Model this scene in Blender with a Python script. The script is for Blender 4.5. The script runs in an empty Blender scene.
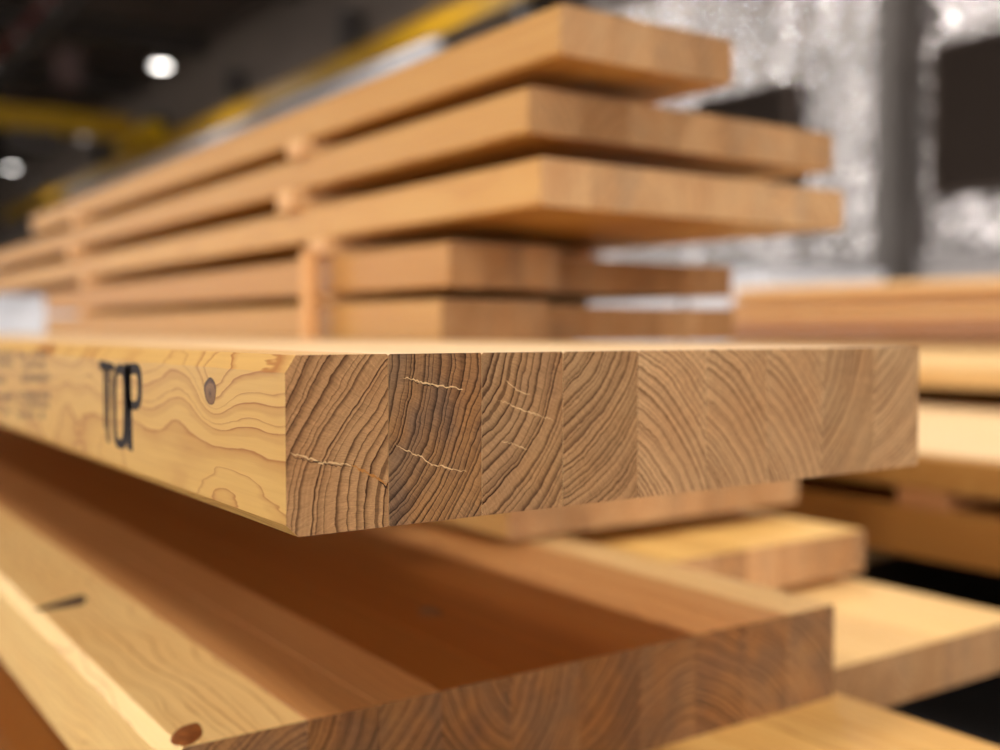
import bpy, bmesh, math, random
from mathutils import Vector, Matrix

# ------------------------------------------------------------------ camera, world, exposure
SC = bpy.context.scene
COL = SC.collection
H = 0.62                              # lens height above the hall floor; heights below are given relative to it
FPX = 1090.0
PITCH = math.atan(44 / FPX)
YAW = math.atan(753 / FPX)

cam_d = bpy.data.cameras.new('camera')
cam = bpy.data.objects.new('camera', cam_d)
COL.objects.link(cam)
GRAIN_Y = 2.13
cam.location = (0, 0, H)
cam.rotation_euler = (math.pi / 2 - PITCH, 0, -YAW)
cam_d.sensor_width = 36.0
cam_d.lens = FPX * 36.0 / 1000.0
cam_d.clip_start = 0.02
cam_d.clip_end = 200
cam_d.dof.use_dof = True
cam_d.dof.focus_distance = 0.460
cam_d.dof.aperture_fstop = 3.8
SC.camera = cam

world = bpy.data.worlds.new('world')
SC.world = world
world.use_nodes = True
wb = world.node_tree.nodes['Background']
wb.inputs[0].default_value = (1.0, 0.955, 0.91, 1)
wb.inputs[1].default_value = 3.55

SC.view_settings.view_transform = 'Standard'
SC.view_settings.look = 'None'
SC.view_settings.gamma = 1.0
SC.view_settings.use_curve_mapping = False
SC.view_settings.exposure = 0.2

LAMP_POWER = 205.0
LAMP_COLOR = (1.0, 0.95, 0.91)

FWD_H = Vector((math.sin(YAW), math.cos(YAW), 0))
RT = Vector((math.cos(YAW), -math.sin(YAW), 0))
FWD = FWD_H * math.cos(PITCH) + Vector((0, 0, -math.sin(PITCH)))
UPV = RT.cross(FWD)


def on_plane(px, py, axis, value):
    """world point where the pixel's ray meets the plane x/y/z(relative) = value"""
    d = FWD + RT * ((px - 500) / FPX) - UPV * ((py - 375) / FPX)
    p = d * (value / d[axis])
    return Vector((p.x, p.y, p.z + H))


# ------------------------------------------------------------------ node helpers
class NT:
    def __init__(self, name):
        self.mat = bpy.data.materials.new(name)
        self.mat.use_nodes = True
        self.t = self.mat.node_tree
        self.bsdf = self.t.nodes['Principled BSDF']

    def n(self, kind, **kw):
        nd = self.t.nodes.new(kind)
        for k, v in kw.items():
            setattr(nd, k, v)
        return nd

    def put(self, sock, v):
        if hasattr(v, 'is_output') or isinstance(v, bpy.types.NodeSocket):
            self.t.links.new(v, sock)
        else:
            if sock.type == 'RGBA' and len(v) == 3:
                v = (*v, 1)
            sock.default_value = v

    def math(self, op, a, b=0.0, c=0.0, clamp=False):
        nd = self.n('ShaderNodeMath', operation=op, use_clamp=clamp)
        for i, v in enumerate((a, b, c)):
            self.put(nd.inputs[i], v)
        return nd.outputs[0]

    def vmul(self, a, v):
        nd = self.n('ShaderNodeVectorMath', operation='MULTIPLY')
        self.put(nd.inputs[0], a)
        self.put(nd.inputs[1], v)
        return nd.outputs[0]

    def noise(self, vec, scale=1.0, detail=2.0, rough=0.5, dim='3D', w=None):
        nd = self.n('ShaderNodeTexNoise', noise_dimensions=dim)
        if vec is not None:
            self.put(nd.inputs['Vector'], vec)
        if w is not None:
            self.put(nd.inputs['W'], w)
        nd.inputs['Scale'].default_value = scale
        nd.inputs['Detail'].default_value = detail
        nd.inputs['Roughness'].default_value = rough
        return nd.outputs[0]

    def mix(self, fac, a, b, blend='MIX'):
        nd = self.n('ShaderNodeMix', data_type='RGBA', blend_type=blend)
        self.put(nd.inputs[0], fac)
        self.put(nd.inputs[6], a)
        self.put(nd.inputs[7], b)
        return nd.outputs[2]

    def ramp(self, fac, stops, interp='LINEAR'):
        nd = self.n('ShaderNodeValToRGB')
        nd.color_ramp.interpolation = interp
        els = nd.color_ramp.elements
        while len(els) < len(stops):
            els.new(0.5)
        for e, (p, c) in zip(els, stops):
            e.position = p
            e.color = (*c, 1) if len(c) == 3 else c
        self.put(nd.inputs[0], fac)
        return nd.outputs[0]

    def mapr(self, v, a, b, c, d):
        nd = self.n('ShaderNodeMapRange')
        for i, q in enumerate((v, a, b, c, d)):
            self.put(nd.inputs[i], q)
        return nd.outputs[0]

    def bump(self, h, strength, dist):
        nd = self.n('ShaderNodeBump')
        nd.inputs['Strength'].default_value = strength
        nd.inputs['Distance'].default_value = dist
        self.put(nd.inputs['Height'], h)
        self.t.links.new(nd.outputs[0], self.bsdf.inputs['Normal'])


def srgb(r, g, b):
    def f(c):
        c /= 255.0
        return c / 12.92 if c <= 0.04045 else ((c + 0.055) / 1.055) ** 2.4
    return (f(r), f(g), f(b))


def wood_material(name, end, knots=()):
    """Solid softwood: rings about a pith. Vertex vectors: wood = place relative to the pith,
    par = (rings per metre, contrast, lightness), par2 = (greyness, paleness incl. painted grazing sheen, pinkness)."""
    m = NT(name)

    def attr(nm):
        a = m.n('ShaderNodeAttribute', attribute_name=nm)
        s = m.n('ShaderNodeSeparateXYZ')
        m.t.links.new(a.outputs['Vector'], s.inputs[0])
        return a.outputs['Vector'], s.outputs
    wood, ws = attr('wood')
    _, par = attr('par')
    _, par2 = attr('par2')
    # slow wander of the grain
    lo = m.n('ShaderNodeTexNoise')
    m.put(lo.inputs['Vector'], m.vmul(wood, (13, 8.5, 13)))
    lo.inputs['Scale'].default_value = 1.0
    lo.inputs['Detail'].default_value = 1.5
    lc = m.n('ShaderNodeSeparateXYZ')
    m.t.links.new(lo.outputs['Color'], lc.inputs[0])
    fi = m.n('ShaderNodeTexNoise')
    m.put(fi.inputs['Vector'], m.vmul(wood, (170, 26, 170)))
    fi.inputs['Scale'].default_value = 1.0
    fi.inputs['Detail'].default_value = 2.0
    fc = m.n('ShaderNodeSeparateXYZ')
    m.t.links.new(fi.outputs['Color'], fc.inputs[0])
    AL, AF = 0.024, 0.0022
    xs, zs = [m.math('ADD', m.math('ADD', ws[i], m.math('MULTIPLY', m.math('SUBTRACT', lc.outputs[i], 0.5), AL)),
                     m.math('MULTIPLY', m.math('SUBTRACT', fc.outputs[i], 0.5), AF)) for i in (0, 2)]
    r = m.math('SQRT', m.math('ADD', m.math('MULTIPLY', xs, xs), m.math('MULTIPLY', zs, zs)))
    knot_mask = None
    for (kx, ky, kz, rad, push) in knots:
        d = m.n('ShaderNodeVectorMath', operation='SUBTRACT')
        m.put(d.inputs[0], wood)
        d.inputs[1].default_value = (kx, ky, kz)
        ln = m.n('ShaderNodeVectorMath', operation='LENGTH')
        m.put(ln.inputs[0], m.vmul(d.outputs[0], (0.0, 0.75, 1.0)))
        q = m.math('DIVIDE', ln.outputs['Value'], rad)
        g = m.math('POWER', 2.718, m.math('MULTIPLY', m.math('MULTIPLY', q, q), -1.0))
        r = m.math('ADD', r, m.math('MULTIPLY', g, push))
    rr = m.math('MULTIPLY', r, par[0])
    jit = m.noise(None, 0.55, 2.0, 0.6, '1D', rr)
    rr = m.math('ADD', rr, m.math('MULTIPLY', jit, 2.0))
    f = m.math('FRACT', rr)
    ring_id = m.math('FLOOR', rr)
    wn = m.n('ShaderNodeTexWhiteNoise', noise_dimensions='1D')
    m.put(wn.inputs['W'], ring_id)
    strength = m.mapr(wn.outputs['Value'], 0, 1, 0.7, 1.1)
    if end:
        prof = m.ramp(f, [(0.0, (0.03,) * 3), (0.35, (0.10,) * 3), (0.70, (0.38,) * 3), (0.87, (0.95,) * 3), (0.96, (1,) * 3), (1.0, (0.03,) * 3)])
    else:
        prof = m.ramp(f, [(0.0, (0.0,) * 3), (0.55, (0.05,) * 3), (0.84, (0.42,) * 3), (0.93, (1,) * 3), (0.965, (0.9,) * 3), (1.0, (0.0,) * 3)])
    k = m.math('MULTIPLY', m.math('MULTIPLY', prof, strength), par[1], clamp=True)
    big = m.noise(m.vmul(wood, (24, 7, 24)), 1.0, 3.0, 0.6)
    if end:
        th = m.math('ARCTAN2', xs, zs)
        cv = m.n('ShaderNodeCombineXYZ')
        m.put(cv.inputs[0], m.math('MULTIPLY', th, 150.0))
        m.put(cv.inputs[1], m.math('MULTIPLY', r, 120.0))
        rays = m.noise(cv.outputs[0], 1.0, 3.0, 0.65)
        rot = m.n('ShaderNodeVectorRotate', rotation_type='Y_AXIS')
        m.put(rot.inputs['Vector'], wood)
        rot.inputs['Angle'].default_value = 0.62
        saw = m.noise(m.vmul(rot.outputs[0], (25, 1, 900)), 1.0, 2.0, 0.6)
        pores = m.noise(m.vmul(wood, (1500, 1, 1500)), 1.0, 2.0, 0.6)
        light = m.mix(par[2], srgb(156, 108, 62), srgb(224, 182, 132))
        dark = m.mix(par[2], srgb(30, 12, 2), srgb(98, 50, 16))
        c = m.mix(k, light, dark)
        c = m.mix(m.mapr(big, 0.3, 0.7, 0, 0.35), c, m.mix(1.0, c, srgb(214, 170, 128), 'MULTIPLY'))
        greyf = m.math('MULTIPLY', par2[0], m.mapr(m.noise(m.vmul(wood, (38, 3, 30)), 1.0, 2.0, 0.5), 0.38, 0.62, 0, 1))
        hs = m.n('ShaderNodeHueSaturation')
        hs.inputs['Saturation'].default_value = 0.82
        hs.inputs['Value'].default_value = 0.55
        m.put(hs.inputs['Color'], c)
        c = m.mix(greyf, c, hs.outputs[0])
        v = m.math('ADD', m.mapr(rays, 0.28, 0.72, 0.72, 1.28), m.mapr(saw, 0.3, 0.75, -0.06, 0.12))
        v = m.math('ADD', v, m.mapr(pores, 0.2, 0.8, -0.16, 0.16))
        vv = m.n('ShaderNodeCombineXYZ')
        for i in range(3):
            m.put(vv.inputs[i], v)
        c = m.mix(1.0, c, vv.outputs[0], 'MULTIPLY')
        h = m.math('ADD', m.math('MULTIPLY', k, -0.7), m.math('MULTIPLY', rays, 0.35))
        m.bump(h, 0.7, 0.0008)
        m.bsdf.inputs['Roughness'].default_value = 0.78
        m.bsdf.inputs['Specular IOR Level'].default_value = 0.2
    else:
        light = m.mix(par[2], srgb(142, 74, 8), srgb(248, 206, 122))
        light = m.mix(par2[2], light, srgb(206, 150, 92))
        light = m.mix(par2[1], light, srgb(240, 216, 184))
        dark = m.mix(par[2], srgb(118, 58, 10), srgb(180, 112, 48))
        dark = m.mix(par2[2], dark, srgb(160, 104, 62))
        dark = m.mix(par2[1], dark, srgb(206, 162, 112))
        c = m.mix(m.math('MULTIPLY', k, 0.95), light, dark)
        streak = m.noise(m.vmul(wood, (420, 9, 420)), 1.0, 3.0, 0.6)
        c = m.mix(m.mapr(streak, 0.35, 0.75, 0, 0.16), c, dark)
        c = m.mix(m.mapr(big, 0.35, 0.7, 0, 0.25), c, m.mix(1.0, c, srgb(236, 206, 160), 'MULTIPLY'))
        m.bump(m.math('ADD', streak, m.math('MULTIPLY', k, 0.5)), 0.12, 0.0004)
        m.bsdf.inputs['Roughness'].default_value = 0.42
        m.bsdf.inputs['Specular IOR Level'].default_value = 0.27
    m.put(m.bsdf.inputs['Base Color'], c)
    return m.mat


def plain(name, col, rough=0.6, metal=0.0, noise=None, emit=None, spec=0.4):
    m = NT(name)
    if noise:
        tc = m.n('ShaderNodeTexCoord')
        nn = m.noise(tc.outputs['Object'], noise[0], 4.0, 0.6)
        c = m.mix(m.mapr(nn, 0.3, 0.7, 0, 1), col, noise[1])
        m.put(m.bsdf.inputs['Base Color'], c)
        if len(noise) > 2:
            m.bump(nn, noise[2], noise[3])
    else:
        m.put(m.bsdf.inputs['Base Color'], col)
    m.bsdf.inputs['Roughness'].default_value = rough
    m.bsdf.inputs['Metallic'].default_value = metal
    m.bsdf.inputs['Specular IOR Level'].default_value = spec
    if emit:
        m.put(m.bsdf.inputs['Emission Color'], emit[0])
        m.bsdf.inputs['Emission Strength'].default_value = emit[1]
    return m.mat


# ------------------------------------------------------------------ object helpers
def link(o, parent=None):
    COL.objects.link(o)
    if parent is not None:
        o.parent = parent
    return o


def tag(o, label, cat, group=None):
    o['label'] = label
    o['category'] = cat
    if group:
        o['group'] = group
    return o


def thing(name, label, cat, loc, group=None, rotz=0.0):
    o = bpy.data.objects.new(name, None)
    o.empty_display_size = 0.05
    link(o)
    o.location = loc
    o.rotation_euler.z = rotz
    return tag(o, label, cat, group)


def structure(o):
    o['kind'] = 'structure'
    return o


def from_bm(name, bm, mat, parent=None, smooth=False, loc=None):
    me = bpy.data.meshes.new(name)
    bm.normal_update()
    bm.to_mesh(me)
    bm.free()
    for mm in (mat if isinstance(mat, (list, tuple)) else [mat]):
        me.materials.append(mm)
    if smooth:
        for p in me.polygons:
            p.use_smooth = True
    o = bpy.data.objects.new(name, me)
    link(o, parent)
    if loc is not None:
        o.location = loc
    return o


def bm_box(bm, x0, x1, y0, y1, z0, z1):
    v = [bm.verts.new(p) for p in ((x0, y0, z0), (x1, y0, z0), (x1, y1, z0), (x0, y1, z0),
                                   (x0, y0, z1), (x1, y0, z1), (x1, y1, z1), (x0, y1, z1))]
    for f in ((3, 2, 1, 0), (4, 5, 6, 7), (0, 1, 5, 4), (1, 2, 6, 5), (2, 3, 7, 6), (3, 0, 4, 7)):
        bm.faces.new([v[i] for i in f])


def box(name, b, mat, parent=None, bevel=0.0, loc=None):
    bm = bmesh.new()
    bm_box(bm, *b)
    if bevel:
        bmesh.ops.bevel(bm, geom=bm.edges[:], offset=bevel, segments=2, profile=0.6, affect='EDGES')
    return from_bm(name, bm, mat, parent, loc=loc)


def bm_cyl(bm, c0, c1, r0, r1=None, seg=20, caps=True):
    r1 = r0 if r1 is None else r1
    c0, c1 = Vector(c0), Vector(c1)
    ax = (c1 - c0).normalized()
    a = ax.orthogonal().normalized()
    b = ax.cross(a)
    A, B = [], []
    for i in range(seg):
        t = 2 * math.pi * i / seg
        d = a * math.cos(t) + b * math.sin(t)
        A.append(bm.verts.new(c0 + d * r0))
        B.append(bm.verts.new(c1 + d * r1))
    for i in range(seg):
        j = (i + 1) % seg
        bm.faces.new((A[i], A[j], B[j], B[i]))
    if caps:
        bm.faces.new(A[::-1])
        bm.faces.new(B)


# ------------------------------------------------------------------ materials
W_SIDE = wood_material('softwood_face', False)
W_END = wood_material('softwood_end_grain', True)
INK = plain('stamp_ink', srgb(40, 34, 34), 0.75, noise=(900, srgb(60, 50, 46)), spec=0.2)
INK_FADED = plain('faded_stamp_ink', srgb(96, 76, 58), 0.75, noise=(900, srgb(128, 100, 72)))
CHECK = plain('torn_fibre', srgb(226, 186, 132), 0.8)
CRACK = plain('dark_crack', srgb(52, 26, 10), 0.9)
KNOT_M = None
FLOORM = plain('dark_concrete', srgb(44, 42, 42), 0.8, noise=(3.0, srgb(58, 56, 55), 0.2, 0.004), spec=0.15)
CEILM = plain('dark_roof_deck', srgb(120, 107, 98), 0.85, noise=(0.6, srgb(138, 123, 112)))
STEEL_DK = plain('dark_roof_steel', srgb(78, 70, 64), 0.6)
STEEL_GR = plain('grey_painted_steel', srgb(88, 81, 77), 0.5, noise=(2.0, srgb(98, 92, 88)))
YELLOW = plain('yellow_crane_paint', srgb(206, 160, 20), 0.5, noise=(1.0, srgb(188, 142, 24)))
GALV = plain('galvanised_sheet', srgb(206, 203, 206), 0.45, noise=(1.5, srgb(186, 184, 188)))
CLAD = plain('grey_cladding', srgb(150, 144, 142), 0.5, noise=(1.0, srgb(168, 162, 160)))
DARKVENT = plain('dark_louvre', srgb(66, 55, 48), 0.65, spec=0.2)
WRAP = plain('white_wrap', srgb(226, 224, 226), 0.35, noise=(4.0, srgb(206, 205, 210), 0.5, 0.02))
STRAP = plain('grey_strap', srgb(90, 90, 95), 0.4)
REDP = plain('red_pipe_paint', srgb(120, 44, 40), 0.5)
HOUSING = plain('lamp_housing', srgb(120, 118, 115), 0.4)
LENS = plain('lamp_lens', (1, 1, 1), 0.3, emit=((1.0, 0.94, 0.88), 9.0))
LENS_DIM = plain('dim_lamp_lens', (0.8, 0.75, 0.7), 0.3, emit=((1.0, 0.9, 0.8), 1.2))


def foil_material():
    m = NT('crinkled_foil')
    tc = m.n('ShaderNodeTexCoord')
    v = tc.outputs['Object']
    vo = m.n('ShaderNodeTexVoronoi', feature='SMOOTH_F1')
    m.put(vo.inputs['Vector'], v)
    vo.inputs['Scale'].default_value = 9.0
    vo.inputs['Smoothness'].default_value = 0.25
    n1 = m.noise(v, 22.0, 2.0, 0.6)
    h = m.math('ADD', vo.outputs['Distance'], m.math('MULTIPLY', n1, 0.35))
    m.bump(h, 0.8, 0.05)
    c = m.mix(m.mapr(n1, 0.3, 0.7, 0, 1), srgb(214, 207, 205), srgb(236, 230, 228))
    m.put(m.bsdf.inputs['Base Color'], c)
    m.bsdf.inputs['Metallic'].default_value = 1.0
    m.bsdf.inputs['Roughness'].default_value = 0.16
    return m.mat


FOIL = foil_material()


def knot_material():
    m = NT('knot_wood')
    tc = m.n('ShaderNodeTexCoord')
    ln = m.n('ShaderNodeVectorMath', operation='LENGTH')
    nn = m.n('ShaderNodeTexNoise')
    nn.inputs['Scale'].default_value = 3.0
    m.put(nn.inputs['Vector'], tc.outputs['UV'])
    mx = m.n('ShaderNodeVectorMath', operation='MULTIPLY_ADD')
    m.put(mx.inputs[0], nn.outputs['Color'])
    mx.inputs[1].default_value = (0.3, 0.3, 0)
    m.put(mx.inputs[2], tc.outputs['UV'])
    m.put(ln.inputs[0], mx.outputs[0])
    d = ln.outputs['Value']
    w = m.math('SINE', m.math('MULTIPLY', d, 26.0))
    c = m.ramp(d, [(0.0, srgb(60, 36, 22)), (0.25, srgb(128, 92, 60)), (0.65, srgb(142, 102, 66)), (0.88, srgb(92, 58, 34)), (1.0, srgb(66, 38, 20))])
    c = m.mix(m.mapr(w, -1, 1, 0, 0.35), c, srgb(84, 46, 22))
    m.put(m.bsdf.inputs['Base Color'], c)
    m.bsdf.inputs['Roughness'].default_value = 0.6
    return m.mat


KNOT_M = knot_material()

# ------------------------------------------------------------------ hall shell
XW = 10.0                              # inner line of the foil-covered wall
Y_NEAR, Y_FAR = -14.0, 62.0
X_LEFT = -14.0
Z_ROOF = 7.7 + H

structure(box('floor', (X_LEFT, XW + 0.3, Y_NEAR, Y_FAR, -0.2, 0.0), FLOORM))
ceiling = structure(box('ceiling', (X_LEFT, XW + 0.3, Y_NEAR, Y_FAR, Z_ROOF, Z_ROOF + 0.2), CEILM))
wall_right = structure(box('wall_right', (XW + 0.06, XW + 0.3, Y_NEAR, Y_FAR, 0, Z_ROOF), CEILM))
structure(box('wall_far', (X_LEFT, XW + 0.3, Y_FAR, Y_FAR + 0.2, 0, Z_ROOF), CEILM))
bm = bmesh.new()                       # unseen wall behind the camera; its wide gateway is added for fill daylight
bm_box(bm, X_LEFT, XW + 0.3, Y_NEAR - 0.2, Y_NEAR, 6.9, Z_ROOF)
bm_box(bm, X_LEFT, -11.0, Y_NEAR - 0.2, Y_NEAR, 0, 6.9)
bm_box(bm, 5.0, XW + 0.3, Y_NEAR - 0.2, Y_NEAR, 0, 6.9)
structure(from_bm('wall_near', bm, CEILM))
# unseen left wall; wide gateways added so daylight reaches stacks and foil
bm = bmesh.new()
bm_box(bm, X_LEFT - 0.3, X_LEFT, Y_NEAR, Y_FAR, 6.9, Z_ROOF)
for (a, b) in ((-14, -12), (-2.4, -1.6), (9.0, 10.0), (20, 22), (34, 36), (50, Y_FAR)):
    bm_box(bm, X_LEFT - 0.3, X_LEFT, a, b, 0, 6.9)
structure(from_bm('wall_left', bm, CEILM))

# ground outside the added gateways
structure(box('ground', (-60, X_LEFT - 0.3, -40, 70, -0.25, -0.02), plain('yard_asphalt', srgb(120, 116, 110), 0.9)))

# lower cladding of the right wall, ribbed
def cladding_sheet(y0, y1):
    bm = bmesh.new()
    ys, xs = [], []
    y = y0
    while y < y1 - 1e-6:
        for dy, dx in ((0.0, 0.0), (0.10, 0.0), (0.13, -0.04), (0.22, -0.04)):
            if y + dy < y1:
                ys.append(y + dy)
                xs.append(dx)
        y += 0.25
    ys.append(y1)
    xs.append(0.0)
    rows = []
    for z in (0.0, 0.80 + H):
        rows.append([bm.verts.new((XW + dx, yy, z)) for yy, dx in zip(ys, xs)])
    for i in range(len(ys) - 1):
        bm.faces.new((rows[0][i + 1], rows[0][i], rows[1][i], rows[1][i + 1]))
    return from_bm('cladding_sheet', bm, CLAD, wall_right)


yy = 2.0
while yy < 40:
    cladding_sheet(yy, yy + 1.99)
    yy += 2.0

# foil-faced insulation blankets, each crinkled by its own bulges
def foil_sheet(y0, y1, z0, z1, step, seed):
    rng = random.Random(seed)
    from mathutils import noise as mn
    ny = max(4, int((y1 - y0) / step))
    nz = max(4, int((z1 - z0) / step))
    bm = bmesh.new()
    vs = []
    off = Vector((seed * 7.31, seed * 3.17, 0))
    for j in range(nz + 1):
        row = []
        for i in range(ny + 1):
            y = y0 + (y1 - y0) * i / ny
            z = z0 + (z1 - z0) * j / nz
            q = Vector((y, z, 0)) + off
            d = mn.noise(q * 2.2) * 0.03 + mn.noise(q * 5.0) * 0.024 + mn.noise(q * 11.0) * 0.02
            edge = min(1.0, 6.0 * min(i, ny - i) / ny)
            d = d * (0.3 + 0.7 * edge) - 0.05 * edge
            row.append(bm.verts.new((XW + min(0.03, d), y, z)))
        vs.append(row)
    for j in range(nz):
        for i in range(ny):
            bm.faces.new((vs[j][i + 1], vs[j][i], vs[j + 1][i], vs[j + 1][i + 1]))
    return from_bm('insulation_sheet', bm, FOIL, wall_right, smooth=True)


yy = 1.0
k = 0
while yy < 46:
    wd = 1.5
    st = 0.05 if yy < 14 else 0.12
    foil_sheet(yy, yy + wd - 0.01, 0.80 + H, 4.55 + H, st, k)
    yy += wd
    k += 1

# steel columns along the wall
def h_column(y, label):
    t = thing('steel_column', label, 'column', (XW - 0.26, y, 0), 'steel columns along the foil wall')
    w, d, tf = 0.11, 0.22, 0.02
    box('flange', (-d, -d + tf, -w, w, 0, 6.2 + H), STEEL_GR, t)
    box('flange', (d - tf, d, -w, w, 0, 6.2 + H), STEEL_GR, t)
    box('web', (-d + tf, d - tf, -0.012, 0.012, 0, 6.2 + H), STEEL_GR, t)
    box('base_plate', (-d - 0.03, d + 0.03, -w - 0.05, w + 0.05, 0, 0.025), STEEL_GR, t)


h_column(6.95, 'grey steel column between the two dark louvred vents on the foil wall')
for y in (0.9, 13.2, 19.2, 25.2, 31.2, 37.2):
    h_column(y, 'grey steel column farther along the foil wall behind the lumber')

# louvred vents
def vent(y0, y1, z0, z1, label):
    t = thing('louvred_vent', label, 'vent', (XW - 0.16, (y0 + y1) / 2, z0 + H), 'louvred vents in the foil wall')
    hw, hh = (y1 - y0) / 2, z1 - z0
    bm = bmesh.new()
    bm_box(bm, -0.04, 0.10, -hw, hw, 0, 0.05)
    bm_box(bm, -0.04, 0.10, -hw, hw, hh - 0.05, hh)
    bm_box(bm, -0.04, 0.10, -hw, -hw + 0.05, 0.05, hh - 0.05)
    bm_box(bm, -0.04, 0.10, hw - 0.05, hw, 0.05, hh - 0.05)
    from_bm('vent_frame', bm, DARKVENT, t)
    box('backing', (0.09, 0.10, -hw + 0.05, hw - 0.05, 0.05, hh - 0.05), DARKVENT, t)
    n = 26
    pitch = (hh - 0.1) / n
    bm = bmesh.new()
    v = [bm.verts.new(p) for p in ((-0.03, -hw + 0.05, 0), (-0.03, hw - 0.05, 0), (0.05, hw - 0.05, pitch * 0.9), (0.05, -hw + 0.05, pitch * 0.9),
                                   (-0.03, -hw + 0.05, 0.006), (-0.03, hw - 0.05, 0.006), (0.05, hw - 0.05, pitch * 0.9 + 0.006), (0.05, -hw + 0.05, pitch * 0.9 + 0.006))]
    for f in ((3, 2, 1, 0), (4, 5, 6, 7), (0, 1, 5, 4), (1, 2, 6, 5), (2, 3, 7, 6), (3, 0, 4, 7)):
        bm.faces.new([v[i] for i in f])
    first = from_bm('slat', bm, DARKVENT, t)
    first.location.z = 0.05
    for i in range(1, n):
        o = first.copy()
        COL.objects.link(o)
        o.parent = t
        o.location = (0, 0, 0.05 + i * pitch)


vent(4.9, 6.6, 1.335, 2.86, 'large dark louvred vent at the right edge of the foil wall')
vent(8.42, 9.95, 1.335, 2.86, 'dark louvred vent in the foil wall partly hidden by stacked panels')

# roof framing
for i, y in enumerate(range(4, 60, 6)):
    o = box('roof_beam', (X_LEFT + 0.02, XW - 0.05, y - 0.12, y + 0.12, Z_ROOF - 0.55, Z_ROOF - 0.002), STEEL_DK)
    tag(o, 'dark steel roof beam crossing under the roof deck', 'beam', 'roof beams')
for i, x in enumerate((-9.0, -6.0, -3.0, 0.0, 3.0, 6.0)):
    o = box('roof_purlin', (x - 0.06, x + 0.06, 0.0, 60.0, Z_ROOF - 0.75, Z_ROOF - 0.552), STEEL_DK)
    tag(o, 'dark steel purlin running along the hall under the roof', 'purlin', 'roof purlins')

# crane runway, bridge girder, end truck, hoist
def i_beam(name, x, y0, y1, z0, z1, w, mat, parent):
    bm = bmesh.new()
    bm_box(bm, x - w / 2, x + w / 2, y0, y1, z0, z0 + 0.03)
    bm_box(bm, x - w / 2, x + w / 2, y0, y1, z1 - 0.03, z1)
    bm_box(bm, x - 0.02, x + 0.02, y0, y1, z0 + 0.03, z1 - 0.03)
    return from_bm(name, bm, mat, parent)


rw = thing('crane_runway', 'yellow crane runway beam high along the wall above the tall stack', 'crane beam', (9.4, 2.0, 4.82 + H))
i_beam('beam', 0, 0, 50, 0, 0.37, 0.22, YELLOW, rw)
box('rail', (-0.03, 0.03, 0, 50, 0.37, 0.42), STEEL_DK, rw)
for k in range(9):
    box('bracket', (0.0, 0.36, 5.1 + 6 * k - 0.1, 5.1 + 6 * k + 0.1, -0.3, -0.001), STEEL_GR, rw)

cr = thing('bridge_crane', 'yellow overhead bridge crane girder spanning the hall at far left', 'crane', (0, 31.4, 5.26 + H))
box('girder', (-12, 9.0, -0.3, 0.3, 0.1, 0.72), YELLOW, cr, 0.02)
box('end_truck', (9.05, 9.50, -1.6, 1.6, 0.0, 0.42), plain('bright_yellow_paint', srgb(236, 186, 16), 0.4), cr, 0.03)
ho = box('hoist', (5.9, 7.0, -0.45, 0.45, -0.5, 0.09), STEEL_DK, cr, 0.05)
bm = bmesh.new()
bm_cyl(bm, (6.45, 0, -0.5), (6.45, 0, -1.2), 0.03)
bm_cyl(bm, (6.45, 0, -1.2), (6.45, 0, -1.5), 0.16, 0.10)
from_bm('hook_block', bm, STEEL_DK, cr)

duct = thing('air_duct', 'pale galvanised duct running just below the yellow crane runway', 'duct', (9.18, 15.0, 4.36 + H))
bm = bmesh.new()
bm_cyl(bm, (0, 0, 0.15), (0, 24, 0.15), 0.15, seg=24)
from_bm('duct_pipe', bm, GALV, duct, smooth=True)
for k in range(9):
    bm = bmesh.new()
    bm_cyl(bm, (0, 0.3 + 2.9 * k, 0.15), (0, 0.36 + 2.9 * k, 0.15), 0.17, seg=24)
    from_bm('joint_ring', bm, GALV, duct)

pipe = thing('sprinkler_pipe', 'red sprinkler pipe with pale fittings hung under the dark roof', 'pipe', (5.1, 10, 6.6 + H))
bm = bmesh.new()
bm_cyl(bm, (0, 0, 0), (0, 40, 0), 0.06, seg=12)
from_bm('pipe_run', bm, REDP, pipe, smooth=True)
for k in range(12):
    bm = bmesh.new()
    bm_cyl(bm, (0, 1 + 3 * k, -0.06), (0, 1 + 3 * k, -0.2), 0.03, seg=10)
    bm_cyl(bm, (0, 1 + 3 * k, -0.2), (0, 1 + 3 * k, -0.22), 0.09, seg=12)
    from_bm('sprinkler_head', bm, GALV, pipe)
    box('hanger', (-0.01, 0.01, 2.5 + 3 * k - 0.015, 2.5 + 3 * k + 0.015, 0.06, 0.49), STEEL_DK, pipe)

uh = thing('unit_heater', 'pale unit heater hanging under the roof at upper left', 'heater', (6.35, 27.0, 5.75 + H))
box('case', (-0.25, 0.25, -0.3, 0.3, 0, 0.8), plain('dull_red_case', srgb(112, 84, 80), 0.5), uh, 0.03)
for q in range(5):
    box('fin', (-0.23, 0.23, -0.34, -0.305, 0.1 + 0.14 * q, 0.14 + 0.14 * q), STEEL_GR, uh)
for q in (-0.2, 0.2):
    box('hanger', (q - 0.012, q + 0.012, -0.012, 0.012, 0.8, Z_ROOF - 5.75 - H - 0.002), STEEL_DK, uh)

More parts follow.
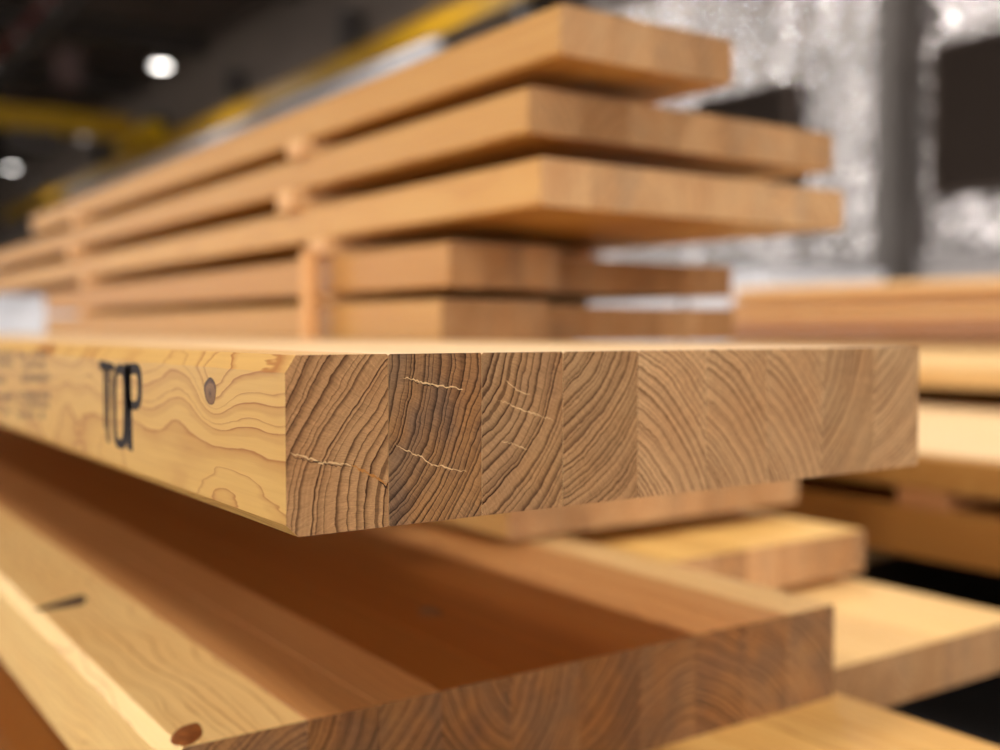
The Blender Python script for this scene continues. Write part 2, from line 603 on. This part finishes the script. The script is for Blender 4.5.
# high-bay lamps
def lamp(x, y, z, label, lens=LENS, power=LAMP_POWER, group='high bay lamps', s=1.0):
    t = thing('high_bay_lamp', label, 'lamp', (x, y, z + H), group)
    bm = bmesh.new()
    bm_cyl(bm, (0, 0, 0.02), (0, 0, 0.14), 0.17 * s, 0.13 * s, 24)
    bm_cyl(bm, (0, 0, 0.14), (0, 0, 0.30), 0.07, 0.06, 16)
    from_bm('housing', bm, HOUSING, t)
    bm = bmesh.new()
    bm_cyl(bm, (0, 0, 0.0), (0, 0, 0.02), 0.125 * s, 0.15 * s, 24)
    from_bm('lens', bm, lens, t)
    bm = bmesh.new()
    bm_cyl(bm, (0, 0, 0.30), (0, 0, Z_ROOF - z - H - 0.002), 0.012, seg=8)
    from_bm('cable', bm, STEEL_DK, t)
    if power:
        ld = bpy.data.lights.new('lamp_light', 'AREA')
        ld.shape = 'DISK'
        ld.size = 0.25 * s
        ld.energy = power
        ld.color = LAMP_COLOR
        lo = bpy.data.objects.new('lamp_light', ld)
        link(lo, t)
        lo.location = (0, 0, -0.03)
    return t


lamp(7.74, 24.5, 5.88, 'bright round high bay lamp glowing under the dark roof', power=60, s=1.2)
lamp(8.0, 42.6, 5.86, 'small pale high bay lamp near the left edge of the hall', power=60, s=1.1)
lamp(8.8, 35.6, 6.0, 'dim lamp above the crane girder at far left', LENS_DIM, 0)
lamp(7.62, 15.0, 6.0, 'added unseen high bay lamp above the foil wall, just above the picture', power=100, s=1.6)  # added in line with the visible lamps to brighten runway and foil
lamp(7.62, 7.5, 6.0, 'added unseen high bay lamp near the steel column, above the picture', power=75, s=1.6)  # also added, for more light on the foil wall
OUT = 'added unseen high bay lamp above the stacks beyond the picture'
for (x, y) in ((-3.6, -1.5), (-3.6, 7.0), (3.0, -2.5), (3.6, 5.0), (6.6, 0.5)):  # oversized unseen lamps added to light the stacks from above
    lamp(x, y, 6.0, OUT, s=5.0)

# ------------------------------------------------------------------ lumber
def lamella(parent, x0, x1, y0, y1, T, pith, par, par2=(0, 0, 0), cham=(0, 0), gap=0.00015, par_end=None, grain_y=0.0, end_mat=W_END, side_mat=W_SIDE, e=0.0007):
    """one laminated board of a panel; local to the panel's base corner. pith = (x, z) from the board's lower left"""
    a, b = x0 + gap, x1 - gap
    ct, cb = cham
    L = [(a, cb if cb else e), (a, T - (ct if ct else e))]
    prof = []
    # counter-clockwise seen from -y : start at lower left going right
    prof.append((a + (cb if cb else e), 0.0))
    prof.append((b - e, 0.0))
    prof.append((b, e))
    prof.append((b, T - e))
    prof.append((b - e, T))
    prof.append((a + (ct * 0.65 if ct else e), T))
    prof.append((a, T - (ct if ct else e)))
    prof.append((a, cb if cb else e))
    bm = bmesh.new()
    n = len(prof)
    ny = 1
    A = [bm.verts.new((x, y0, z)) for x, z in prof]
    B = [bm.verts.new((x, y1, z)) for x, z in prof]
    for i in range(n):
        j = (i + 1) % n
        f = bm.faces.new((A[j], A[i], B[i], B[j]))
        f.material_index = 0
    f = bm.faces.new(A)
    f.material_index = 1
    f = bm.faces.new(B[::-1])
    f.material_index = 1
    bmesh.ops.recalc_face_normals(bm, faces=bm.faces[:])
    o = from_bm('lamella', bm, [side_mat, end_mat], parent)
    me = o.data
    w = me.attributes.new('wood', 'FLOAT_VECTOR', 'POINT')
    p1 = me.attributes.new('par', 'FLOAT_VECTOR', 'FACE')
    p2 = me.attributes.new('par2', 'FLOAT_VECTOR', 'POINT')
    for i, v in enumerate(me.vertices):
        w.data[i].vector = (v.co.x - x0 - pith[0], v.co.y + grain_y, v.co.z - pith[1])
        p2.data[i].vector = par2
    for i, f in enumerate(me.polygons):
        p1.data[i].vector = (par_end or par) if f.material_index == 1 else par
    return o


RNG = random.Random(11)


def rnd_pith():
    s = RNG.choice((-1, 1))
    return (0.022 + s * RNG.uniform(0.05, 0.10), RNG.choice((-0.04, 0.02, 0.08, 0.11)))


def panel(label, xs, y0, y1, zb, T, group, tints=None, freq=(200, 330), contrast=(0.7, 1.0), name='glulam_panel', cham=0.003, cat='timber panel', base=0.55, spread=0.2, pale=0.0, end_base=None, first=None):
    t = thing(name, label, cat, (xs[0], y0, zb + H), group)
    n = len(xs) - 1
    for i in range(n):
        tn = tints[i] if tints else min(1, max(0, base + RNG.uniform(-spread, spread)))
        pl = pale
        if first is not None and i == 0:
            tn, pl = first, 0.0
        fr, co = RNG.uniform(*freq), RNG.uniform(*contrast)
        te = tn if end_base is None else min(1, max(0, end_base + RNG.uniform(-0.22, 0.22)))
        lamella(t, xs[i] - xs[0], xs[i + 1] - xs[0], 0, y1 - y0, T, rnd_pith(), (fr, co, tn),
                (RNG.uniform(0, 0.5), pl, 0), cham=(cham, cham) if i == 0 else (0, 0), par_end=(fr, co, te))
    return t


def steps(a, b, n):
    return [a + (b - a) * i / n for i in range(n + 1)]


GA = 'laminated panels of the near stack'
GB = 'laminated panels of the tall stack'
GR = 'panels of the low stack on the right'

# ---- main panel: nine boards, sharp in the picture
MX0, MY0, MZB, MT = 0.1727, 0.398, -0.0815, 0.0720
mx = [0.1727, 0.2186, 0.2652, 0.3104, 0.3566, 0.4033, 0.4490, 0.4941, 0.5402, 0.5832]
main = thing('glulam_panel', 'sharp laminated timber panel stamped TOP, end grain facing the camera', 'timber panel', (MX0, MY0, MZB + H), GA)
MAIN_L = 4.8
knot_w = on_plane(210, 391, 0, MX0)
KP = (0.0 - 0.105, knot_w.y - MY0 + GRAIN_Y, knot_w.z - (MZB + H) - 0.004)   # in wood space of the first board
W_SIDE_K = wood_material('softwood_face_with_knot', False, knots=[(KP[0], KP[1], KP[2], 0.017, 0.010)])
spec = [
    ((0.105, 0.004), (270, 1.0, 0.34), (0.0, 0, 0)),
    ((-0.060, 0.074), (330, 1.0, 0.14), (0.85, 0, 0)),
    ((-0.050, 0.088), (255, 1.0, 0.32), (0.30, 0, 0)),
    ((-0.045, 0.108), (340, 1.0, 0.38), (0.15, 0, 0)),
    ((-0.034, -0.030), (330, 1.0, 0.72), (0.0, 0, 0)),
    ((-0.030, -0.026), (320, 1.0, 0.66), (0.0, 0, 0)),
    ((-0.036, -0.022), (330, 1.0, 0.70), (0.1, 0, 0)),
    ((-0.064, 0.092), (320, 1.0, 0.56), (0.2, 0, 0)),
    ((-0.044, 0.120), (330, 1.0, 0.74), (0.1, 0, 0)),
]
lams = []
for i, (pi_, pr, p2) in enumerate(spec):
    lams.append(lamella(main, mx[i] - MX0, mx[i + 1] - MX0, 0, MAIN_L, MT, pi_, (pr[0], pr[1], 0.62 if i == 0 else 0.8), (p2[0], 0.0 if i == 0 else 0.55, 0), par_end=pr, grain_y=GRAIN_Y,  # paleness of the rear boards paints in the grazing sheen on top
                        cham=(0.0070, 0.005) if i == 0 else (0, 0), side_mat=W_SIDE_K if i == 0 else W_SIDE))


def c1(pts):
    return [(x * 0.3, 320 + y * 0.3) for x, y in pts]


def ink_shape(name, loops, mat, parent):
    bm = bmesh.new()
    for pts in loops:
        vs = []
        for (px, py) in c1(pts):
            p = on_plane(px, py, 0, MX0)
            vs.append(bm.verts.new((0.00002, p.y - MY0, p.z - MZB - H)))
        bm.faces.new(vs)
    bmesh.ops.recalc_face_normals(bm, faces=bm.faces[:])
    return from_bm(name, bm, mat, parent)


# letters of the stamp, laid on the face; coordinates are read off an enlarged view of it
def zc(pts):
    return [((90 + x / 6.815) / 0.3, (350 + y / 6.815 - 320) / 0.3) for x, y in pts]


def sup(cx, cy, rx, ry, n=36, p=3.2, sk=0.0):
    out = []
    for i in range(n):
        t = 2 * math.pi * i / n
        c, q = math.cos(t), math.sin(t)
        X = rx * math.copysign(abs(c) ** (2 / p), c)
        Y = ry * math.copysign(abs(q) ** (2 / p), q)
        out.append((cx + X, cy + Y + sk * X))
    return out


def ring(a, b):
    n = len(a)
    return [zc([a[i], a[(i + 1) % n], b[(i + 1) % n], b[i]]) for i in range(n)]


T_ = [zc([(60, 70), (110, 80), (162, 94), (172, 138), (112, 142), (66, 134)])]
for (xa, xb, yb) in ((89, 99, 540), (102, 107, 600), (111, 129, 640), (133, 138, 420), (143, 149, 330)):
    T_.append(zc([(xa, 126), (xb, 126), (xb + 4, yb), (xa + 6, yb - 14)]))
O_ = ring(sup(210, 384, 54, 288, sk=0.12), sup(203, 386, 25, 222, sk=0.1))
P_ = [zc([(234, 92), (276, 92), (291, 694), (254, 672)])] + ring(sup(296, 250, 57, 160), sup(298, 256, 27, 92))
stamp = ink_shape('stamp_letter', T_, INK, lams[0])
ink_shape('stamp_letter', O_, INK, lams[0])
ink_shape('stamp_letter', P_, INK, lams[0])
# small faded grade stamp, unreadable rows of ink
rg = random.Random(5)
rows = []
for (xa, xb, ya, yb) in ((62, 158, 108, 126), (66, 150, 140, 160), (60, 158, 178, 204), (64, 160, 240, 262), (58, 162, 272, 292), (60, 158, 304, 326),
                         (-40, 40, 104, 124), (-44, 36, 134, 156), (-40, 42, 190, 214), (-44, 38, 246, 268), (-40, 30, 290, 310)):
    x = xa
    while x < xb:
        wch = rg.uniform(5, 12)
        j = rg.uniform(-3, 3)
        if rg.random() < 0.82:
            rows.append([(x, ya + j), (x + wch, ya + j + 1), (x + wch, yb + j), (x, yb + j - 1)])
        x += wch + rg.uniform(3, 6)
ink_shape('grade_stamp', rows, INK_FADED, lams[0])['label'] = 'faded illegible rows of small stamped print'


def knot(parent, centre, ry, rz, axis, tilt=0.0, mat=None, n=28, bulge=0.0006):
    """an oval knot seated in a board face; axis 0 = on a left face, 2 = on a top face"""
    bm = bmesh.new()
    uvl = bm.loops.layers.uv.new('UVMap')
    rings = []
    r2 = random.Random(3)
    wob = [1 + 0.04 * math.sin(3 * t + 1) + 0.03 * math.sin(5 * t) for t in [2 * math.pi * i / n for i in range(n)]]
    uvs = {}
    for k in (1.0, 0.66, 0.33):
        row = []
        for i in range(n):
            t = 2 * math.pi * i / n
            a, b = ry * k * wob[i] * math.cos(t), rz * k * wob[i] * math.sin(t)
            a, b = a * math.cos(tilt) - b * math.sin(tilt), a * math.sin(tilt) + b * math.cos(tilt)
            hgt = bulge * (1 - k) ** 0.5 + 0.00004
            p = (-hgt, a, b) if axis == 0 else (b, a, hgt)
            v = bm.verts.new(Vector(centre) + Vector(p))
            uvs[v] = (k * math.cos(t), k * math.sin(t))
            row.append(v)
        rings.append(row)
    c = bm.verts.new(Vector(centre) + (Vector((-bulge - 0.00004, 0, 0)) if axis == 0 else Vector((0, 0, bulge + 0.00004))))
    uvs[c] = (0, 0)
    for a, b in zip(rings[:-1], rings[1:]):
        for i in range(n):
            j = (i + 1) % n
            bm.faces.new((a[i], a[j], b[j], b[i]))
    for i in range(n):
        bm.faces.new((rings[-1][i], rings[-1][(i + 1) % n], c))
    for f in bm.faces:
        for lp in f.loops:
            lp[uvl].uv = uvs[lp.vert]
    bmesh.ops.recalc_face_normals(bm, faces=bm.faces[:])
    return from_bm('knot', bm, mat or KNOT_M, parent, smooth=True)


knot(lams[0], (0.0001, knot_w.y - MY0, knot_w.z - MZB - H), 0.0078, 0.0062, 0)['label'] = 'small dark oval knot'


def end_check(lam, pts, width, mat, seed, panel_y=MY0, base=(MX0, MZB)):
    """ragged drying check across the end grain, as a torn strip of fibres"""
    rr_ = random.Random(seed)
    P = [on_plane(px, py, 1, panel_y) for px, py in pts]
    Q = []
    for a, b in zip(P[:-1], P[1:]):
        n = max(2, int((b - a).length / 0.0009))
        for i in range(n):
            Q.append(a.lerp(b, i / n))
    Q.append(P[-1])
    bm = bmesh.new()
    top, bot = [], []
    N = len(Q)
    for i, q in enumerate(Q):
        u = i / (N - 1)
        wdt = width * (0.25 + math.sin(math.pi * u) ** 0.6) * rr_.uniform(0.35, 1.25)
        jz = rr_.uniform(-0.0005, 0.0005)
        top.append(bm.verts.new((q.x - base[0], -0.00008 - 0.0002 * rr_.random(), q.z - base[1] - H + jz + wdt / 2)))
        bot.append(bm.verts.new((q.x - base[0], -0.00008, q.z - base[1] - H + jz - wdt / 2)))
    for i in range(N - 1):
        bm.faces.new((bot[i], bot[i + 1], top[i + 1], top[i]))
    return from_bm('drying_check', bm, mat, lam)


def c2(pts):
    return [(270 + x * 0.33, 330 + y * 0.33) for x, y in pts]


CHK = [
    (0, [(62, 374), (110, 388), (160, 402), (205, 404), (245, 410)], 0.0007, CHECK),
    (0, [(245, 410), (280, 424), (318, 446), (356, 472)], 0.0011, plain('resin_check', srgb(176, 112, 44), 0.6)),
    (0, [(64, 384), (120, 398), (200, 412), (240, 416)], 0.0004, CRACK),
    (0, [(330, 458), (356, 482)], 0.0009, CRACK),
    (1, [(402, 142), (440, 152), (480, 164), (530, 172), (585, 179)], 0.0007, CHECK),
    (1, [(420, 152), (480, 168), (520, 176)], 0.0004, CRACK),
    (1, [(380, 348), (420, 368), (460, 386), (490, 406), (540, 418), (595, 430)], 0.0005, CHECK),
    (2, [(692, 212), (730, 226), (765, 243), (800, 254), (858, 272)], 0.0005, CHECK),
    (2, [(700, 336), (740, 346), (780, 362)], 0.0004, CHECK),
    (2, [(715, 150), (745, 180), (790, 196)], 0.0004, CHECK),
]
for q, (li, pts, wd, mt) in enumerate(CHK):
    end_check(lams[li], c2(pts), wd, mt, q)

# ---- second panel of the near stack
LZT, LT = -0.207, 0.0705
lx = [0.168, 0.2412, 0.284, 0.3250, 0.3735, 0.4272, 0.4775, 0.5268, 0.578, 0.622, 0.6735]
LY0 = 0.529
low = thing('glulam_panel', 'wide laminated timber panel lying below the stamped panel', 'timber panel', (lx[0], LY0, LZT - LT + H), GA)
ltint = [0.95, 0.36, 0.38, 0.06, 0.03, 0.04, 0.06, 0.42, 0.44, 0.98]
lpith = [(0.12, -0.07), (-0.06, 0.10), (-0.05, 0.11), (0.10, 0.10), (-0.07, 0.09), (-0.05, 0.11), (0.05, -0.03), (-0.01, -0.04), (-0.04, -0.05), (-0.05, -0.03)]
llams = []
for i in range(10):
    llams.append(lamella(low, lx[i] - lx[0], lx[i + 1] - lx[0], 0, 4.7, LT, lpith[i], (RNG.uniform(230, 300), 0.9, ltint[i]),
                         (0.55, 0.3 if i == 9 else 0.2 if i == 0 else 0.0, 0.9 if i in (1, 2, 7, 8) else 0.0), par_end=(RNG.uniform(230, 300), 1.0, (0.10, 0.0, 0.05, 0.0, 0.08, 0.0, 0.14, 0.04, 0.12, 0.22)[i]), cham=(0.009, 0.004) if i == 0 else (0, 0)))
kp = on_plane(190, 737, 2, LZT)
knot(llams[0], (kp.x - lx[0], max(0.016, kp.y - LY0), LT), 0.016, 0.0075, 2, 0.5, bulge=0.0012, mat=plain('red_knot_wood', srgb(168, 100, 44), 0.5, noise=(260, srgb(104, 52, 22))))['label'] = 'reddish brown knot at the corner'
kq = on_plane(430, 612, 2, LZT)
knot(llams[4], (kq.x - lx[0], kq.y - LY0, LT), 0.012, 0.008, 2, 0.1, bulge=0.0004)['label'] = 'dim dark knot'
bm = bmesh.new()
vs = []
for px, py in ((26, 612), (44, 606), (64, 600), (82, 595), (87, 598), (84, 604), (64, 608), (44, 610)):
    p = on_plane(px, py, 2, LZT)
    vs.append(bm.verts.new((max(0.0005, p.x - lx[0]), p.y - LY0, LT + 0.0001)))
bm.faces.new(vs)
from_bm('split_mark', bm, CRACK, llams[0])['label'] = 'dark split across the front board'

# bearers between the two
for y in (2.64, 4.7):
    o = box('timber_bearer', (0.2, 0.59, y - 0.06, y + 0.06, LZT + H, MZB + H), W_SIDE)
    tag(o, 'square timber bearer separating the stamped panel from the one below', 'bearer', 'bearers of the near stack')

# third layer, pushed out towards the camera
panel('laminated panel at the bottom edge of the picture, under the wide one', steps(0.30, 0.683, 8), 0.30, 4.9, -0.352, 0.0745, GA, base=0.62, spread=0.12)
panel('lowest shade-darkened laminated panel of the near stack, at the bottom left corner', steps(0.10, 0.66, 12), 0.42, 4.9, -0.462, 0.0705, GA, base=0.08, spread=0.06)  # low tint paints in the shade beneath the stack


def sticker(x0, x1, y, z0, z1, w, label, group):
    bm = bmesh.new()
    bm_box(bm, x0, x1, y - w / 2, y + w / 2, z0 + H, z1 + H)
    bmesh.ops.bevel(bm, geom=bm.edges[:], offset=0.0012, segments=1, affect='EDGES')
    o = from_bm('wooden_sticker', bm, W_STICK_BR if 'right' in group else W_STICK)
    tag(o, label, 'batten', group)
    return o


def stick_material(name='pale_batten_wood', a=srgb(206, 150, 92), b=srgb(236, 194, 142)):
    m = NT(name)
    tc = m.n('ShaderNodeTexCoord')
    s = m.noise(m.vmul(tc.outputs['Object'], (6, 120, 120)), 1.0, 3.0, 0.6)
    m.put(m.bsdf.inputs['Base Color'], m.mix(s, a, b))
    m.bsdf.inputs['Roughness'].default_value = 0.65
    return m.mat


W_STICK = stick_material()
W_STICK_BR = stick_material('brown_batten_wood', srgb(158, 100, 52), srgb(188, 128, 78))
for o in list(COL.objects):
    if o.name.startswith('timber_bearer'):
        o.data.materials.clear()
        o.data.materials.append(W_STICK)

for y in (1.6, 4.2):
    sticker(0.33, 0.66, y, -0.391, -0.352, 0.05, 'thin batten between the lower panels of the near stack', 'battens of the near stack')
    o = box('timber_bearer', (0.32, 0.66, y - 0.06, y + 0.06, 0.0, -0.462 + H), W_STICK)
    tag(o, 'square floor bearer carrying the near stack', 'bearer', 'floor bearers')

# ---- tall stack behind
BX = 0.60
layers = [  # label, x1, boards, y0, y1, z bottom, z top, tints
    ('narrow topmost panel of the tall blurred stack', 0.818, 4, 0.775, 2.95, 0.246, 0.2905, 0.46),
    ('second panel from the top of the tall stack, darker ends', 1.035, 7, 0.823, 3.75, 0.184, 0.2264, 0.45),
    ('third panel from the top of the tall stack, pale ends', 1.030, 7, 0.804, 3.75, 0.115, 0.1588, 0.52),
]
for lb, x1, n, y0, y1, zb, zt, base in layers:
    panel(lb, steps(BX, x1, n), y0, y1, zb, zt - zb, GB, base=base, spread=0.16, freq=(160, 260), contrast=(0.5, 0.8), end_base=base + (0.36 if n == 7 and base > 0.5 else 0.1))
panel('fourth layer of the tall stack, near narrow panel', steps(BX, 0.742, 3), 0.9615, 2.82, 0.0455, 0.0475, GB, base=0.35, spread=0.12, contrast=(0.4, 0.7))
panel('fourth layer of the tall stack, far dark ended panel', steps(0.757, 1.095, 5), 1.035, 2.82, 0.0455, 0.0415, GB, base=0.22, spread=0.1, contrast=(0.4, 0.7))
panel('fifth layer of the tall stack, just above the stamped panel', steps(BX, 0.738, 3), 0.977, 2.82, -0.0125, 0.046, GB, base=0.42, spread=0.12, contrast=(0.4, 0.7))
panel('fifth layer of the tall stack, far brown ended panel', steps(0.752, 1.085, 5), 1.02, 2.82, -0.0125, 0.042, GB, base=0.30, spread=0.12, contrast=(0.4, 0.7))
panel('sixth layer of the tall stack hidden behind the stamped panel', steps(BX, 1.03, 8), 1.0, 2.85, -0.079, 0.044, GB, base=0.5)
panel('seventh layer of the tall stack hidden behind the stamped panel', steps(BX, 1.03, 8), 1.0, 2.85, -0.1375, 0.044, GB, base=0.5)
panel('panel end showing just under the right part of the stamped panel', steps(BX, 1.02, 8), 0.856, 2.85, -0.2023, 0.044, GB, base=0.58, spread=0.12, contrast=(0.4, 0.7))
panel('panel with pale weathered end right of the wide panel', steps(0.69, 1.02, 7), 0.761, 2.9, -0.2675, 0.046, GB, base=0.85, end_base=0.6, spread=0.12, contrast=(0.4, 0.7))
panel('low panel jutting out at the right edge beside the wide panel', steps(0.695, 1.022, 7), 0.575, 2.9, -0.325, 0.046, GB, base=0.9, pale=0.25, end_base=0.42, spread=0.14, contrast=(0.4, 0.7))
panel('recessed panel under the low jutting panel', steps(0.72, 1.03, 7), 1.25, 2.9, -0.40, 0.046, GB, base=0.5)

SB = 'thin pale batten between layers of the tall stack'
GS = 'battens of the tall stack'
ORD = 'one two three four five six seven eight nine ten'.split()
zs = [(0.246, 0.2264), (0.184, 0.1588), (0.115, 0.0930), (0.0455, 0.0335), (-0.0125, -0.035), (-0.079, -0.0935), (-0.1375, -0.1583), (-0.2023, -0.2215), (-0.2675, -0.279), (-0.325, -0.354)]
for k, (zt, zb) in enumerate(zs):
    xr = 0.83 if k == 0 else 1.02
    xl = BX - (0.012, 0.016, 0.010, 0.014, 0, 0, 0, -0.1, -0.1, -0.12)[k]
    dy = (0.02, 0.045, -0.04, -0.03, 0, 0, 0, 0, 0, 0.1)[k]
    for y in (1.30, 2.45):
        sticker(xl, xr, y + dy, zb, zt, 0.045, 'thin pale batten under layer %s of the tall stack, %s' % (ORD[k], 'nearer the panel ends' if y < 2 else 'farther along the boards'), GS)
    if k in (3, 4):          # the far boards of these layers are a touch thinner: shim batten
        pass
for y in (2.0, 2.7):
    o = box('timber_bearer', (0.72, 0.98, y - 0.06, y + 0.06, 0.0, -0.40 + H), W_STICK)
    tag(o, 'square floor bearer carrying the tall stack', 'bearer', 'floor bearers')
# upright lath leaning against the side of the stack
o = box('upright_lath', (BX - 0.030, BX - 0.017, 1.240, 1.264, -0.0790 + H, 0.100 + H), stick_material('honey_lath_wood', srgb(206, 148, 88), srgb(222, 168, 108)), bevel=0.001)
tag(o, 'pale upright lath against the side of the tall stack', 'lath')

# ---- low stack on the right
RY0, RY1 = 0.25, 3.2
for i in range(3):
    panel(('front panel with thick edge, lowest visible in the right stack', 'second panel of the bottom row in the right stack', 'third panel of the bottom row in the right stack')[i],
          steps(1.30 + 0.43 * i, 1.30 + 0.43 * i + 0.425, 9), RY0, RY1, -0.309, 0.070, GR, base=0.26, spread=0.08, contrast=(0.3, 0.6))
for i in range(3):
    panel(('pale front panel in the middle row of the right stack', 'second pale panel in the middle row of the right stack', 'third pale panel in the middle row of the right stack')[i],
          steps(1.295 + 0.43 * i, 1.295 + 0.43 * i + 0.428, 9), RY0, RY1, -0.2136, 0.0445, GR, pale=0.55, first=0.3 if i == 0 else None, base=0.95, spread=0.08, contrast=(0.3, 0.5))  # first board darkened for gap shade; pale is sapwood plus painted grazing sheen
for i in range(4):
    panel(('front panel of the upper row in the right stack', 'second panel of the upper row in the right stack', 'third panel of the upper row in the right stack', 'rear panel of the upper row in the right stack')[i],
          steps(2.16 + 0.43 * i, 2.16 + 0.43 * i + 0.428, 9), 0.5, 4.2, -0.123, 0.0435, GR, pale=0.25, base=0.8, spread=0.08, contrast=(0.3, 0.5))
SR = 'batten between rows of the right stack'
for k, y in enumerate((0.881, 1.62, 2.6)):
    sticker(1.298, 2.58, y, -0.239, -0.2136, 0.075, 'batten under the pale middle row of the right stack, %s from its near end' % ('first', 'second', 'third')[k], 'battens of the right stack')
for k, y in enumerate((0.78, 1.9, 2.9)):
    sticker(2.19, 2.57, y, -0.1691, -0.123, 0.06, 'batten under the upper row of the right stack, %s from its near end' % ('first', 'second', 'third')[k], 'battens of the right stack')
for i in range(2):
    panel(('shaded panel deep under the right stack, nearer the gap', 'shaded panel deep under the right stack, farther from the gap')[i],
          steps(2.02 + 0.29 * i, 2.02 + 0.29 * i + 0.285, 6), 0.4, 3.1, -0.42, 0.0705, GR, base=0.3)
for k, y in enumerate((0.62, 1.9, 2.9)):
    sticker(1.46, 2.58, y, -0.3495, -0.309, 0.06, 'batten deep under the right stack, %s from its near end' % ('first', 'second', 'third')[k], 'battens of the right stack')
    o = box('timber_bearer', (2.02, 2.58, y - 0.06, y + 0.06, 0.0, -0.42 + H), W_STICK)
    tag(o, 'square floor bearer carrying the right stack, %s from its near end' % ('first', 'second', 'third')[k], 'bearer', 'floor bearers')
for k, y in enumerate((0.8, 2.0, 3.4)):
    o = box('timber_bearer', (2.62, 3.86, y - 0.06, y + 0.06, 0.0, -0.123 + H), W_STICK)
    tag(o, 'tall bearer carrying the upper row of the right stack, %s from its near end' % ('first', 'second', 'third')[k], 'bearer', 'floor bearers')

# ---- far stack of thin boards
tF = -0.62 + 0.10
for y in (0.6, 2.0, 3.4):
    o = box('timber_bearer', (3.96, 4.75, y - 0.05, y + 0.05, 0.0, 0.10), W_STICK)
    tag(o, 'floor bearer carrying the far stack of thin boards', 'bearer', 'floor bearers')
z = tF
ORD = 'one two three four five six seven eight nine ten eleven twelve thirteen fourteen fifteen sixteen seventeen eighteen nineteen twenty twenty-one twenty-two twenty-three twenty-four'.split()
nl = 14
th = (0.208 - tF) / nl
for k in range(nl):
    dx = RNG.uniform(-0.035, 0.035)
    for q in range(2):
        t = thing('plank', '%s plank in row %s from the top of the far low plank stack' % (('front', 'rear')[q], ORD[nl - 1 - k]), 'plank', (3.97 + 0.40 * q + dx, 0.3 + RNG.uniform(-0.05, 0.05), z + H), 'planks of the far low stack')
        e = lamella(t, 0, 0.39, 0, 3.5 + RNG.uniform(-0.08, 0.08), th - 0.003, rnd_pith(), (250, 0.5, (0.0, 0.42, 0.15, 0.55, 0.05)[(k + q) % 5]), (0, 0.22, 0), e=0.013)
        e.name = 'board'
    z += th
    # slim fillets keep the layers apart
    if k < nl - 1:
        pass

# ---- white wrapped bundles
def bundle(x, y, w, l, h, label, rot=0.0):
    t = thing('wrapped_bundle', label, 'bundle', (x, y, 0), 'white wrapped bundles', rot)
    bm = bmesh.new()
    bm_box(bm, -w / 2, w / 2, -l / 2, l / 2, 0.1, h)
    bmesh.ops.subdivide_edges(bm, edges=bm.edges[:], cuts=6, use_grid_fill=True)
    rg2 = random.Random(int(x * 100))
    for v in bm.verts:
        v.co += Vector((rg2.uniform(-1, 1), rg2.uniform(-1, 1), rg2.uniform(-1, 1) if v.co.z > 0.2 else 0)) * 0.012
    from_bm('wrap', bm, WRAP, t, smooth=False)
    for s in (-0.3, 0.3):
        bm = bmesh.new()
        y_ = s * l
        bm_box(bm, -w / 2 - 0.02, w / 2 + 0.02, y_ - 0.02, y_ + 0.02, h + 0.012, h + 0.018)
        bm_box(bm, -w / 2 - 0.02, -w / 2 - 0.014, y_ - 0.02, y_ + 0.02, 0.1, h + 0.012)
        bm_box(bm, w / 2 + 0.014, w / 2 + 0.02, y_ - 0.02, y_ + 0.02, 0.1, h + 0.012)
        from_bm('strap', bm, STRAP, t)
    for s in (-0.35, 0.35):
        box('runner', (-w / 2 + 0.03, w / 2 - 0.03, s * l - 0.05, s * l + 0.05, 0, 0.1), W_STICK, t)


bundle(5.95, 6.6, 1.2, 3.7, 0.40 + H, 'white wrapped bundle on the floor behind the far plank stack')
bundle(2.1, 10.4, 1.2, 3.4, 0.36 + H, 'white wrapped bundle at far left beyond the tall stack')
